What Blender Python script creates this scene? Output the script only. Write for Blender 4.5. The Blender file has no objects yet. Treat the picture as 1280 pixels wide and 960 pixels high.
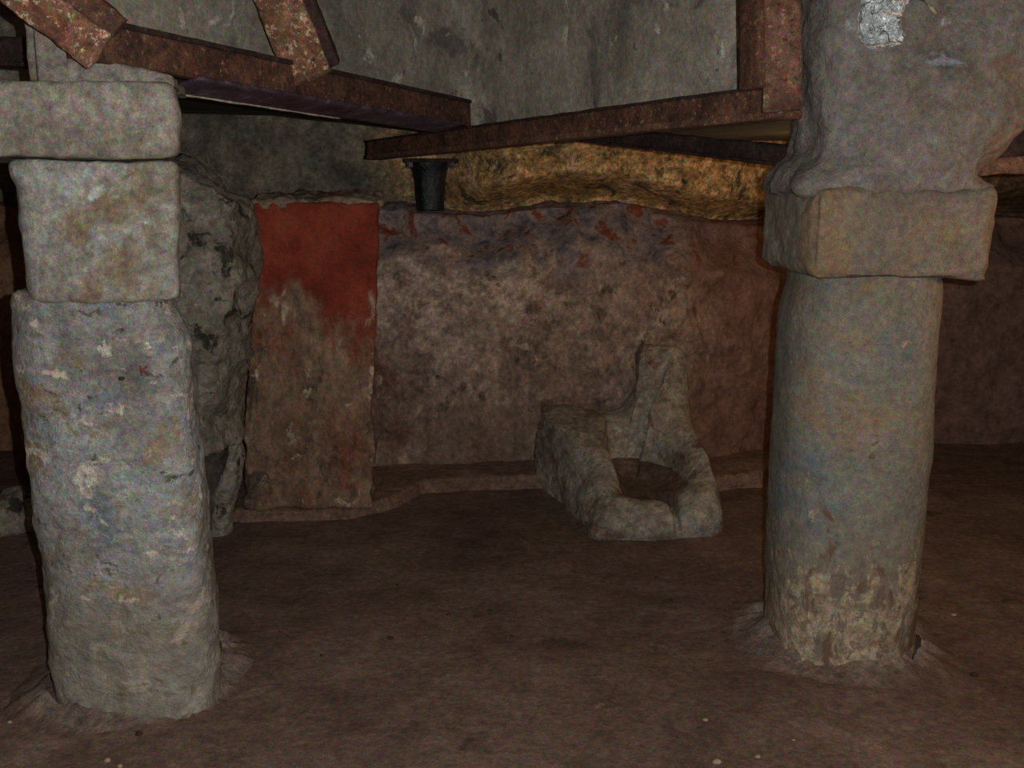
import bpy, bmesh, math, random
from mathutils import Vector, Matrix, noise
from mathutils.bvhtree import BVHTree

random.seed(7)
scene = bpy.context.scene
COL = scene.collection

# ------------------------------------------------------------------ camera
F = 1244.0
TH = math.radians(11.5)
CAM = Vector((0.0, 0.0, 1.55))
cd = bpy.data.cameras.new('camera')
cam = bpy.data.objects.new('camera', cd)
COL.objects.link(cam)
cam.location = CAM
cam.rotation_euler = (math.pi / 2 - TH, 0, 0)
cd.sensor_fit = 'HORIZONTAL'
cd.sensor_width = 36.0
cd.lens = F / 1280.0 * 36.0
cd.clip_start = 0.02
scene.camera = cam


def P(px, py, d):
    """point seen at photo pixel (px, py), d metres into the chamber"""
    X, Y = (px - 640.0) / F, (480.0 - py) / F
    v = Vector((X, math.cos(TH) + Y * math.sin(TH), -math.sin(TH) + Y * math.cos(TH)))
    return CAM + v * (d / v.y)


def on_floor(px, py, z=0.0):
    X, Y = (px - 640.0) / F, (480.0 - py) / F
    v = Vector((X, math.cos(TH) + Y * math.sin(TH), -math.sin(TH) + Y * math.cos(TH)))
    return CAM + v * ((z - CAM.z) / v.z)


def lerp(a, b, t):
    return a + (b - a) * t


def smooth(a, b, x):
    t = max(0.0, min(1.0, (x - a) / (b - a))) if a != b else float(x > a)
    return t * t * (3 - 2 * t)


def fbm(p, f, oct=4, seed=0.0):
    q = Vector((p[0] * f + seed * 3.1, p[1] * f + seed * 1.7, p[2] * f - seed * 2.3))
    return noise.fractal(q, 1.0, 2.1, oct)


def interp(rows, t):
    """rows: sorted [(key, a, b, ...)] linear interpolation"""
    if t <= rows[0][0]:
        return rows[0][1:]
    for r0, r1 in zip(rows, rows[1:]):
        if t <= r1[0]:
            k = (t - r0[0]) / (r1[0] - r0[0])
            return tuple(lerp(a, b, k) for a, b in zip(r0[1:], r1[1:]))
    return rows[-1][1:]


# ------------------------------------------------------------------ materials
class NT:
    def __init__(self, name):
        self.m = bpy.data.materials.new(name)
        self.m.use_nodes = True
        self.t = self.m.node_tree
        self.bsdf = self.t.nodes['Principled BSDF']
        self.tc = self.t.nodes.new('ShaderNodeTexCoord')

    def n(self, kind, **kw):
        nd = self.t.nodes.new(kind)
        for k, v in kw.items():
            setattr(nd, k, v)
        return nd

    def l(self, a, b):
        self.t.links.new(a, b)

    def coord(self, scale=(1, 1, 1), loc=(0, 0, 0)):
        mp = self.n('ShaderNodeMapping')
        mp.inputs['Scale'].default_value = scale
        mp.inputs['Location'].default_value = loc
        self.l(self.tc.outputs['Object'], mp.inputs['Vector'])
        return mp.outputs['Vector']

    def noise(self, scale, detail=6, rough=0.6, vec=None, dist=0.0):
        nd = self.n('ShaderNodeTexNoise')
        nd.inputs['Scale'].default_value = scale
        nd.inputs['Detail'].default_value = detail
        nd.inputs['Roughness'].default_value = rough
        nd.inputs['Distortion'].default_value = dist
        self.l(vec if vec is not None else self.tc.outputs['Object'], nd.inputs['Vector'])
        return nd.outputs['Fac']

    def ramp(self, fac, stops):
        nd = self.n('ShaderNodeValToRGB')
        cr = nd.color_ramp
        while len(cr.elements) > 1:
            cr.elements.remove(cr.elements[-1])
        cr.elements[0].position = stops[0][0]
        cr.elements[0].color = (*c3(stops[0][1]), 1)
        for p, c in stops[1:]:
            e = cr.elements.new(p)
            e.color = (*c3(c), 1)
        self.l(fac, nd.inputs['Fac'])
        return nd.outputs['Color']

    def mix(self, fac, a, b, mode='MIX'):
        nd = self.n('ShaderNodeMix', data_type='RGBA', blend_type=mode)
        if isinstance(fac, (int, float)):
            nd.inputs[0].default_value = fac
        else:
            self.l(fac, nd.inputs[0])
        for s, v in ((6, a), (7, b)):
            if isinstance(v, tuple):
                nd.inputs[s].default_value = (*v, 1)
            else:
                self.l(v, nd.inputs[s])
        return nd.outputs[2]

    def math(self, op, a, b=None, clamp=False):
        nd = self.n('ShaderNodeMath', operation=op, use_clamp=clamp)
        for i, v in enumerate((a, b)):
            if v is None:
                continue
            if isinstance(v, (int, float)):
                nd.inputs[i].default_value = v
            else:
                self.l(v, nd.inputs[i])
        return nd.outputs[0]

    def axis(self, which):
        s = self.n('ShaderNodeSeparateXYZ')
        self.l(self.tc.outputs['Object'], s.inputs[0])
        return s.outputs[which]

    def step(self, val, a, b):
        nd = self.n('ShaderNodeMapRange', interpolation_type='SMOOTHSTEP')
        self.l(val, nd.inputs[0])
        nd.inputs[1].default_value = a
        nd.inputs[2].default_value = b
        return nd.outputs[0]

    def bump(self, h, strength=0.5, dist=0.02):
        nd = self.n('ShaderNodeBump')
        nd.inputs['Strength'].default_value = strength
        nd.inputs['Distance'].default_value = dist
        self.l(h, nd.inputs['Height'])
        self.l(nd.outputs['Normal'], self.bsdf.inputs['Normal'])

    def speckle(self, col, amt=0.35, scale=260.0):
        """coarse grit: fine coloured grains in the surface"""
        out = col
        for sc, am in ((scale, amt), (scale * 0.22, amt * 0.7)):
            nd = self.n('ShaderNodeTexNoise')
            nd.inputs['Scale'].default_value = sc
            nd.inputs['Detail'].default_value = 4
            nd.inputs['Roughness'].default_value = 0.75
            self.l(self.tc.outputs['Object'], nd.inputs['Vector'])
            hs = self.n('ShaderNodeHueSaturation')
            hs.inputs['Saturation'].default_value = 0.75
            self.l(nd.outputs['Color'], hs.inputs['Color'])
            ma = self.n('ShaderNodeVectorMath', operation='MULTIPLY_ADD')
            self.l(hs.outputs[0], ma.inputs[0])
            k = 7.0 * am
            ma.inputs[1].default_value = (k, k, k)
            ma.inputs[2].default_value = (1 - k * 0.5,) * 3
            mx = self.n('ShaderNodeVectorMath', operation='MAXIMUM')
            self.l(ma.outputs[0], mx.inputs[0])
            mx.inputs[1].default_value = (0.15, 0.15, 0.15)
            out = self.mix(1.0, out, mx.outputs[0], 'MULTIPLY')
        return out

    def mottle(self, col, amt, stretch=(1, 1, 1)):
        if isinstance(col, tuple):
            rgb = self.n('ShaderNodeRGB')
            rgb.outputs[0].default_value = (*col, 1)
            col = rgb.outputs[0]
        for sc_, am_, sd_ in ((9.0, amt * 0.6, 31.0), (30.0, amt, 47.0)):
            mr = self.n('ShaderNodeMapRange')
            self.l(self.noise(sc_, 6, 0.7, self.coord(stretch, (sd_, -sd_, sd_ * .5)), 0.15), mr.inputs[0])
            mr.inputs[1].default_value = 0.34
            mr.inputs[2].default_value = 0.66
            mr.inputs[3].default_value = 1 - am_
            mr.inputs[4].default_value = 1 + am_
            g3 = self.n('ShaderNodeCombineXYZ')
            for k_ in range(3):
                self.l(mr.outputs[0], g3.inputs[k_])
            col = self.mix(1.0, col, g3.outputs[0], 'MULTIPLY')
        return col

    def done(self, col, rough=0.9, spec=0.25):
        if isinstance(col, tuple):
            self.bsdf.inputs['Base Color'].default_value = (*col, 1)
        else:
            self.l(col, self.bsdf.inputs['Base Color'])
        self.bsdf.inputs['Roughness'].default_value = rough
        self.bsdf.inputs['Specular IOR Level'].default_value = spec
        return self.m


def c3(c):
    return c if len(c) == 3 else c[:3]


def s(r, g, b):
    f = lambda u: (u / 255 / 12.92) if u / 255 <= 0.04045 else ((u / 255 + 0.055) / 1.055) ** 2.4
    return (f(r), f(g), f(b))


def stone(name, cols, scale=3.0, patch=None, bump=0.6, rough=0.92, grit=0.45, stretch=(1, 1, 1), mott=0.34):
    """weathered stone: four tones mottled at two scales, with optional patches"""
    t = NT(name)
    v = t.coord(stretch)
    a = t.noise(scale, 8, 0.65, v, 0.4)
    b = t.noise(scale * 4.3, 8, 0.7, v, 0.2)
    c = t.math('ADD', t.math('MULTIPLY', a, 0.62), t.math('MULTIPLY', b, 0.38))
    n = len(cols)
    col = t.ramp(c, [(0.33 + 0.34 * i / (n - 1), k) for i, k in enumerate(cols)])
    if patch:
        for (pc, psc, lo, hi, seed) in patch:
            pn = t.noise(psc, 8, 0.68, t.coord(stretch, (seed, seed * 2, -seed)), 0.5)
            col = t.mix(t.step(pn, lo, hi), col, pc)
    col = t.mottle(col, mott, stretch)
    col = t.speckle(col, grit)
    h = t.math('ADD', t.math('MULTIPLY', b, 0.7), t.math('MULTIPLY', t.noise(scale * 22, 5, 0.65), 0.3))
    t.bump(h, bump, 0.03)
    t.m['n'] = 1
    return t, col, rough


def stone_mat(*a, **k):
    t, col, rough = stone(*a, **k)
    return t.done(col, rough)


M = {}
t, col, rough = stone('weathered_grey_stone', [s(104, 101, 96), s(138, 136, 132), s(156, 157, 156), s(196, 192, 184)], 2.6,
                      patch=[(s(140, 126, 106), 4.4, 0.54, 0.62, 3.0), (s(122, 130, 136), 4.2, 0.54, 0.62, 9.0), (s(90, 86, 80), 13.0, 0.60, 0.65, 5.0), (s(200, 188, 174), 9.0, 0.57, 0.63, 15.0)], bump=0.9, stretch=(1, 1, 1.25), mott=0.24)
z = t.axis('Z')
foot = t.math('SUBTRACT', 1.0, t.step(t.math('ADD', z, t.math('MULTIPLY', t.noise(3.0, 6, 0.65), 0.5)), 0.45, 0.85))
col = t.mix(t.math('MULTIPLY', foot, 0.55), col, t.mottle(s(140, 126, 104), 0.35))
M['shaft_l'] = t.done(col, rough)
M['block_l'] = stone_mat('smoother_grey_stone', [s(116, 110, 100), s(140, 136, 126), s(152, 152, 148), s(186, 182, 176)], 3.0,
                         patch=[(s(184, 188, 190), 5.0, 0.60, 0.65, 2.0), (s(132, 118, 98), 2.2, 0.54, 0.64, 8.0)], bump=0.5)
M['slab_l'] = stone_mat('brown_grey_stone', [s(104, 96, 86), s(122, 114, 102), s(132, 126, 114), s(156, 150, 140)], 2.6,
                        patch=[(s(172, 170, 164), 4.0, 0.64, 0.72, 6.0)], bump=0.5)
M['masonry_l'] = stone_mat('dusty_grey_masonry', [s(112, 106, 100), s(128, 122, 112), s(140, 132, 126)], 3.0, bump=0.6)

# the right shaft: grey above, flaking pale plaster near its foot
t, col, rough = stone('grey_green_stone', [s(96, 94, 86), s(112, 110, 100), s(122, 118, 108), s(140, 136, 126)], 2.2,
                      patch=[(s(128, 110, 90), 1.6, 0.52, 0.64, 4.0), (s(104, 110, 112), 2.8, 0.56, 0.66, 11.0)], bump=0.45, mott=0.14)
z = t.axis('Z')
foot = t.math('SUBTRACT', 1.0, t.step(t.math('ADD', z, t.math('MULTIPLY', t.noise(3.0, 6, 0.65), 0.4)), 0.45, 0.75))
col = t.mix(t.math('MULTIPLY', foot, 0.7), col, t.mottle(s(118, 104, 92), 0.3))
fl = t.noise(19, 8, 0.75, t.coord((1, 1, 0.55)), 0.4)
low = t.math('SUBTRACT', 1.0, t.step(z, 0.10, 0.62))
msk = t.step(t.math('ADD', fl, t.math('MULTIPLY', t.math('MULTIPLY', low, t.step(t.axis('X'), -0.20, 0.12)), 0.19)), 0.625, 0.66)
col = t.mix(msk, col, t.speckle(t.ramp(t.noise(24, 7, 0.75), [(0.36, s(108, 92, 76)), (0.5, s(146, 130, 108)), (0.62, s(176, 160, 136))]), 0.45))
fl2 = t.noise(7, 8, 0.7, t.coord((1, 1, 0.6), (4, 1, 2)), 0.6)
msk2 = t.step(t.math('ADD', fl2, t.math('MULTIPLY', low, 0.10)), 0.62, 0.70)
col = t.mix(msk2, col, s(104, 82, 68))
M['shaft_r'] = t.done(col, 0.92)

M['capital_r'] = stone_mat('buff_grey_stone', [s(96, 90, 82), s(112, 104, 94), s(122, 114, 102), s(140, 132, 120)], 2.4,
                           patch=[(s(126, 108, 86), 1.8, 0.53, 0.64, 2.0), (s(112, 114, 116), 2.4, 0.58, 0.7, 7.0)], bump=0.5, mott=0.18)
M['mass_r'] = stone_mat('grey_rubble_plaster', [s(90, 84, 79), s(112, 105, 98), s(122, 116, 111), s(150, 146, 143)], 2.6,
                        patch=[(s(112, 94, 78), 1.9, 0.54, 0.64, 3.0), (s(146, 146, 152), 6.5, 0.60, 0.67, 5.0)], bump=0.8, mott=0.2)
M['concrete'] = stone_mat('cast_concrete', [s(98, 92, 84), s(122, 116, 104), s(140, 132, 120), s(170, 162, 150)], 1.7,
                          patch=[(s(100, 94, 88), 3.4, 0.53, 0.62, 6.0), (s(172, 166, 156), 7.5, 0.60, 0.66, 1.0), (s(86, 80, 76), 9.0, 0.62, 0.67, 21.0)], bump=0.5, stretch=(1, 1, 0.8), mott=0.2)
M['soffit'] = stone_mat('stained_concrete', [s(90, 88, 80), s(112, 110, 100), s(128, 124, 112)], 2.0, bump=0.4)
M['mortar'] = stone_mat('pale_mortar', [s(98, 80, 70), s(128, 112, 102), s(152, 140, 132)], 5.0, bump=0.8)
def collar_mat(name, r0, r1):
    t, col, rough = stone(name, [s(98, 80, 70), s(128, 112, 102), s(152, 140, 132)], 5.0, patch=[(s(118, 70, 50), 6.0, 0.60, 0.66, 3.0)], bump=0.8)
    s_ = t.n('ShaderNodeSeparateXYZ')
    t.l(t.tc.outputs['Object'], s_.inputs[0])
    rr = t.math('SQRT', t.math('ADD', t.math('MULTIPLY', s_.outputs[0], s_.outputs[0]), t.math('MULTIPLY', s_.outputs[1], s_.outputs[1])))
    rr = t.math('ADD', rr, t.math('MULTIPLY', t.math('SUBTRACT', t.noise(9, 6, 0.7), 0.5), 0.12))
    col = t.mix(t.step(rr, r0, r1), col, t.mottle(s(112, 90, 79), 0.25))
    return t.done(col, 0.95, 0.1)


M['collar_l'] = collar_mat('earthy_mortar', 0.30, 0.37)
M['collar_r'] = collar_mat('pale_earthy_mortar', 0.28, 0.38)
M['rubble'] = stone_mat('rough_rubble', [s(96, 90, 80), s(128, 121, 108), s(148, 141, 128), s(178, 170, 158)], 3.6,
                        patch=[(s(66, 60, 52), 9.0, 0.56, 0.63, 5.0), (s(168, 160, 148), 12.0, 0.60, 0.66, 15.0)], bump=1.0)
M['tub'] = stone_mat('trough_stone', [s(100, 90, 79), s(134, 123, 109), s(152, 142, 128), s(176, 166, 152)], 4.5, mott=0.42,
                     patch=[(s(122, 84, 64), 4.0, 0.54, 0.64, 4.0), (s(128, 134, 132), 5.0, 0.58, 0.68, 9.0)], bump=0.8)

# floor: trodden brown earth with paler grit
t, col, rough = stone('trodden_earth', [s(80, 63, 56), s(97, 78, 69), s(111, 91, 81), s(132, 111, 98)], 1.3,
                      patch=[(s(138, 116, 98), 6.0, 0.66, 0.76, 3.0), (s(66, 52, 46), 3.0, 0.56, 0.74, 18.0)], bump=0.5, grit=0.5, mott=0.2)
M['floor'] = t.done(col, 0.95, 0.1)
M['earth'] = stone_mat('damp_earth', [s(74, 58, 50), s(96, 78, 68), s(116, 94, 82)], 5, bump=0.8)

# back wall: brown-pink plaster, purple-grey and red remnants in the broken top band
t, col, rough = stone('worn_brown_plaster', [s(92, 74, 62), s(126, 104, 90), s(150, 128, 114), s(186, 164, 148)], 1.9,
                      patch=[(s(112, 78, 64), 1.7, 0.54, 0.66, 4.0), (s(88, 72, 60), 6.6, 0.56, 0.64, 9.0), (s(176, 156, 140), 8.0, 0.60, 0.68, 19.0)], bump=0.9, stretch=(1, 1, 0.7))
z = t.axis('Z')
x = t.axis('X')
wob = t.math('MULTIPLY', t.math('SUBTRACT', t.noise(2.6, 6, 0.65), 0.5), 0.9)
zz = t.math('ADD', z, wob)
band = t.step(zz, 1.10, 1.22)
bandcol = t.ramp(t.noise(9.0, 7, 0.7, None, 0.6), [(0.34, s(88, 76, 80)), (0.44, s(122, 110, 112)), (0.53, s(150, 132, 122)), (0.58, s(128, 76, 60)), (0.64, s(134, 66, 48)), (0.7, s(104, 60, 50))])
col = t.mix(band, col, bandcol)
# a paler stretch left of the trough
pale = t.math('MULTIPLY', t.step(zz, 0.55, 1.0), t.math('SUBTRACT', 1.0, t.step(t.math('ADD', x, wob), 0.1, 0.6)))
pale = t.math('MULTIPLY', pale, t.math('SUBTRACT', 1.0, band))
col = t.mix(t.math('MULTIPLY', pale, t.step(t.noise(9, 8, 0.75), 0.40, 0.56)), col, t.speckle(t.ramp(t.noise(22, 7, 0.75), [(0.36, s(138, 116, 102)), (0.62, s(206, 182, 164))]), 0.45))
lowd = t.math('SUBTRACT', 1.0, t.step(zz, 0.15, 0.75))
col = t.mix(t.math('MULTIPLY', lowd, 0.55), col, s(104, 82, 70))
# right stretch: darker red-brown
right = t.step(t.math('ADD', x, wob), 0.75, 1.25)
col = t.mix(t.math('MULTIPLY', right, 0.75), col, s(124, 86, 74))
far = t.step(x, 1.75, 2.25)
col = t.mix(t.math('MULTIPLY', far, 0.7), col, s(112, 92, 84))
leftwarm = t.math('SUBTRACT', 1.0, t.step(x, -2.6, -2.2))
col = t.mix(t.math('MULTIPLY', leftwarm, 0.8), col, s(138, 100, 70))  # far left tinted orange-brown, warm lamp light put into the colour
col = t.mottle(col, 0.3)
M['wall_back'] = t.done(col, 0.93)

# upper rock: ochre to the right, dark grey-green to the left
t, col, rough = stone('ochre_rock', [s(136, 104, 62), s(166, 130, 82), s(182, 148, 102), s(206, 178, 140)], 2.2,
                      patch=[(s(86, 72, 52), 5.4, 0.54, 0.62, 4.0), (s(172, 144, 122), 4.6, 0.58, 0.66, 9.0)], bump=0.9)
x = t.axis('X')
w2 = t.math('MULTIPLY', t.math('SUBTRACT', t.noise(2.0, 5, 0.6), 0.5), 0.8)
lf = t.math('SUBTRACT', 1.0, t.step(t.math('ADD', x, w2), -0.95, -0.35))
g = t.ramp(t.noise(4, 7, 0.65), [(0.35, s(88, 84, 74)), (0.5, s(118, 112, 98)), (0.65, s(142, 132, 116))])
col = t.mix(lf, col, g)
rt = t.step(t.math('ADD', x, w2), 1.5, 2.0)
col = t.mix(t.math('MULTIPLY', rt, 0.85), col, s(84, 66, 52))
col = t.speckle(t.mottle(col, 0.4), 0.35)
M['upper'] = t.done(col, 0.93)

# red painted plaster, worn to brown below
t, col, rough = stone('worn_pilaster_plaster', [s(96, 76, 60), s(122, 98, 80), s(138, 112, 92), s(160, 136, 114)], 3.4,
                      patch=[(s(122, 72, 54), 2.2, 0.50, 0.64, 4.0), (s(84, 70, 60), 7.0, 0.56, 0.64, 2.0), (s(176, 158, 136), 9.0, 0.58, 0.64, 12.0)], bump=0.8, stretch=(1, 1, 0.6))
z = t.axis('Z')
x = t.axis('X')
wn = t.math('MULTIPLY', t.math('SUBTRACT', t.noise(3.4, 8, 0.72, t.coord((1, 1, 0.45)), 0.4), 0.5), 1.5)
red = t.step(t.math('ADD', t.math('ADD', z, wn), t.math('MULTIPLY', x, 0.35)), 0.62, 0.86)
redc = t.ramp(t.noise(4, 6, 0.6), [(0.35, s(112, 48, 34)), (0.5, s(138, 58, 40)), (0.68, s(156, 76, 54))])
redc = t.speckle(redc, 0.4)
col = t.mix(red, col, redc)
M['pilaster'] = t.done(col, 0.9)
M['pil_top'] = stone_mat('crumbled_plaster', [s(110, 96, 84), s(150, 130, 110), s(176, 152, 124)], 5.0,
                         patch=[(s(150, 66, 44), 5.0, 0.56, 0.66, 4.0)], bump=1.0)


def rust(name, dark, mid, light, flake, f_lo=0.62, rough=0.75, scale=9):
    t = NT(name)
    v = t.coord((1, 1, 1))
    a = t.noise(scale, 8, 0.7, v, 0.5)
    col = t.ramp(a, [(0.32, dark), (0.5, mid), (0.66, light)])
    fk = t.noise(scale * 2.0, 8, 0.8, t.coord((1, 1, 1), (3, 1, 7)), 0.1)
    col = t.mix(t.step(fk, f_lo, f_lo + 0.06), col, flake)
    fine = t.noise(52, 7, 0.78, t.coord((1, 1, 1), (5, 2, 1)))
    col = t.mix(t.step(fine, 0.56, 0.66), col, flake)
    col = t.mix(t.step(fine, 0.46, 0.36), col, dark)
    col = t.speckle(col, 0.55, 220)
    t.bump(t.noise(46, 6, 0.7), 0.7, 0.012)
    t.bsdf.inputs['Metallic'].default_value = 0.15
    return t.done(col, rough, 0.35)


M['rust'] = rust('dark_rust', s(48, 32, 28), s(86, 58, 46), s(118, 80, 60), s(160, 124, 98), 0.62)
M['rust_dk'] = rust('black_rust', s(30, 22, 22), s(50, 36, 34), s(72, 52, 46), s(92, 68, 58), 0.66)
M['rust_lit'] = rust('lit_orange_rust', s(82, 54, 42), s(118, 82, 62), s(150, 116, 90), s(200, 180, 148), 0.53)  # lighter rust for the strut faces that catch the flash
M['rust_md'] = rust('brown_rust', s(66, 44, 36), s(100, 70, 56), s(124, 90, 72), s(158, 128, 106), 0.64)
t = NT('wet_purple_steel')
c = t.ramp(t.noise(14, 7, 0.7), [(0.35, s(60, 48, 62)), (0.55, s(96, 80, 98)), (0.7, s(150, 134, 154))])
t.bump(t.noise(60, 5, 0.7), 0.8, 0.01)
t.bsdf.inputs['Metallic'].default_value = 0.4
M['wet'] = t.done(c, 0.32, 0.6)
M['edge'] = stone_mat('pale_limescale', [s(150, 140, 124), s(186, 176, 158)], 9, bump=0.4)
t = NT('black_wet_iron')
c = t.ramp(t.noise(16, 6, 0.7), [(0.35, s(10, 14, 18)), (0.6, s(22, 32, 40)), (0.72, s(60, 84, 92))])
t.bump(t.noise(40, 5, 0.7), 0.7, 0.012)
M['iron'] = t.done(c, 0.35, 0.6)
t = NT('crumpled_clear_plastic')
c = t.ramp(t.noise(30, 5, 0.6), [(0.38, s(176, 188, 194)), (0.58, s(236, 242, 244))])
t.bump(t.noise(34, 3, 0.5, None, 1.0), 1.0, 0.05)
t.bsdf.inputs['Coat Weight'].default_value = 1.0
t.bsdf.inputs['Coat Roughness'].default_value = 0.08
t.bsdf.inputs['Transmission Weight'].default_value = 0.05
M['plastic'] = t.done(c, 0.12, 1.0)
M['tape'] = stone_mat('cream_tape', [s(206, 190, 176), s(236, 224, 210)], 20, bump=0.2, grit=0.1)
M['twig'] = stone_mat('pale_wood', [s(120, 112, 88), s(168, 160, 132)], 20, bump=0.4, grit=0.2)
M['mark'] = stone_mat('dark_red_paint', [s(92, 44, 40), s(124, 66, 58)], 30, bump=0.3, grit=0.3)
M['pit_shade'] = stone_mat('shaded_stone_pit', [s(46, 40, 36), s(66, 56, 50)], 30, bump=0.3, grit=0.3)
M['pebble'] = stone_mat('dark_pebble', [s(48, 36, 32), s(76, 60, 52)], 20, bump=0.4)
M['pebble_w'] = stone_mat('pale_pebble', [s(150, 132, 112), s(180, 162, 140)], 20, bump=0.4)


# ------------------------------------------------------------------ object helpers
def link_mesh(name, bm, mat, parent=None, smooth_shade=True, origin=None):
    bmesh.ops.recalc_face_normals(bm, faces=bm.faces)
    me = bpy.data.meshes.new(name)
    o = bpy.data.objects.new(name, me)
    if origin is not None:
        bmesh.ops.translate(bm, verts=bm.verts, vec=-Vector(origin))
        o.location = origin
    bm.to_mesh(me)
    bm.free()
    if smooth_shade:
        for p in me.polygons:
            p.use_smooth = True
    me.materials.append(mat)
    COL.objects.link(o)
    if parent is not None:
        o.parent = parent
        pw, q_ = Vector(), parent
        while q_ is not None:
            pw += q_.location
            q_ = q_.parent
        o.location = (Vector(origin) if origin is not None else Vector()) - pw
    return o


def tag(o, label, cat, group=None):
    o['label'] = label
    o['category'] = cat
    o['kind'] = 'thing'
    if group:
        o['group'] = group
    return o


def thing(name, loc, label, cat, group=None):
    o = bpy.data.objects.new(name, None)
    o.empty_display_size = 0.1
    o.location = loc
    COL.objects.link(o)
    return tag(o, label, cat, group)


def struct(name, bm, mat, smooth_shade=True):
    o = link_mesh(name, bm, mat, None, smooth_shade)
    o['kind'] = 'structure'
    return o


def grid_surface(fn, nu, nv, close_u=False):
    """bmesh from fn(i/nu, j/nv) -> Vector"""
    bm = bmesh.new()
    rows = []
    for j in range(nv + 1):
        rows.append([bm.verts.new(fn(i / nu, j / nv)) for i in range(nu + (0 if close_u else 1))])
    n = len(rows[0])
    for j in range(nv):
        for i in range(nu):
            a, b = rows[j][i], rows[j][(i + 1) % n]
            c, d = rows[j + 1][(i + 1) % n], rows[j + 1][i]
            bm.faces.new((a, b, c, d))
    return bm, rows


def roughen(bm, amp, f, oct=5, seed=0.0, fine=0.0, ff=14.0):
    bm.normal_update()
    for v in bm.verts:
        v.co += v.normal * (amp * fbm(v.co, f, oct, seed) + (fine * fbm(v.co, ff, 3, seed + 4) if fine else 0))


def box_pts(c, nu, nv, nw, rad, half):
    """rounded-box surface: map of the six gridded faces, c(u,v,w) with u,v,w in 0..1"""
    bm = bmesh.new()
    hx, hy, hz = half
    cache = {}

    def vert(i, j, k):
        key = (i, j, k)
        if key in cache:
            return cache[key]
        p = Vector(((2 * i / nu - 1) * hx, (2 * j / nv - 1) * hy, (2 * k / nw - 1) * hz))
        q = Vector([max(-(h - rad), min(h - rad, a)) for a, h in zip(p, (hx, hy, hz))])
        dlt = p - q
        if dlt.length > 1e-9:
            p = q + dlt.normalized() * min(rad, dlt.length) if dlt.length > rad else p
        v = bm.verts.new(c((p.x / hx + 1) / 2, (p.y / hy + 1) / 2, (p.z / hz + 1) / 2))
        cache[key] = v
        return v

    def quad(a, b, c_, d):
        bm.faces.new((vert(*a), vert(*b), vert(*c_), vert(*d)))
    for i in range(nu):
        for j in range(nv):
            for k in (0, nw):
                quad((i, j, k), (i + 1, j, k), (i + 1, j + 1, k), (i, j + 1, k))
    for i in range(nu):
        for k in range(nw):
            for j in (0, nv):
                quad((i, j, k), (i + 1, j, k), (i + 1, j, k + 1), (i, j, k + 1))
    for j in range(nv):
        for k in range(nw):
            for i in (0, nu):
                quad((i, j, k), (i, j + 1, k), (i, j + 1, k + 1), (i, j, k + 1))
    return bm


def bar(p0, p1, w, h, off=(0, 0), roll=0.0, n=26, rad=0.004, amp=0.003, seed=0.0, up=Vector((0, 0, 1))):
    """steel bar from p0 to p1, w across and h tall, off = (across, up) shift"""
    ax = (p1 - p0)
    L = ax.length
    ax.normalize()
    side = ax.cross(up).normalized()
    upv = side.cross(ax).normalized()
    R = Matrix.Rotation(roll, 3, ax)
    side, upv = R @ side, R @ upv
    o = p0 + side * off[0] + upv * off[1]

    def c(u, v, k):
        return o + ax * (u * L) + side * ((v - .5) * w) + upv * ((k - .5) * h)
    bm = box_pts(c, n, 6, 6, min(rad, w * .3, h * .3), (L / 2, w / 2, h / 2))
    if amp:
        roughen(bm, amp, 16, 4, seed)
    return bm


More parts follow.
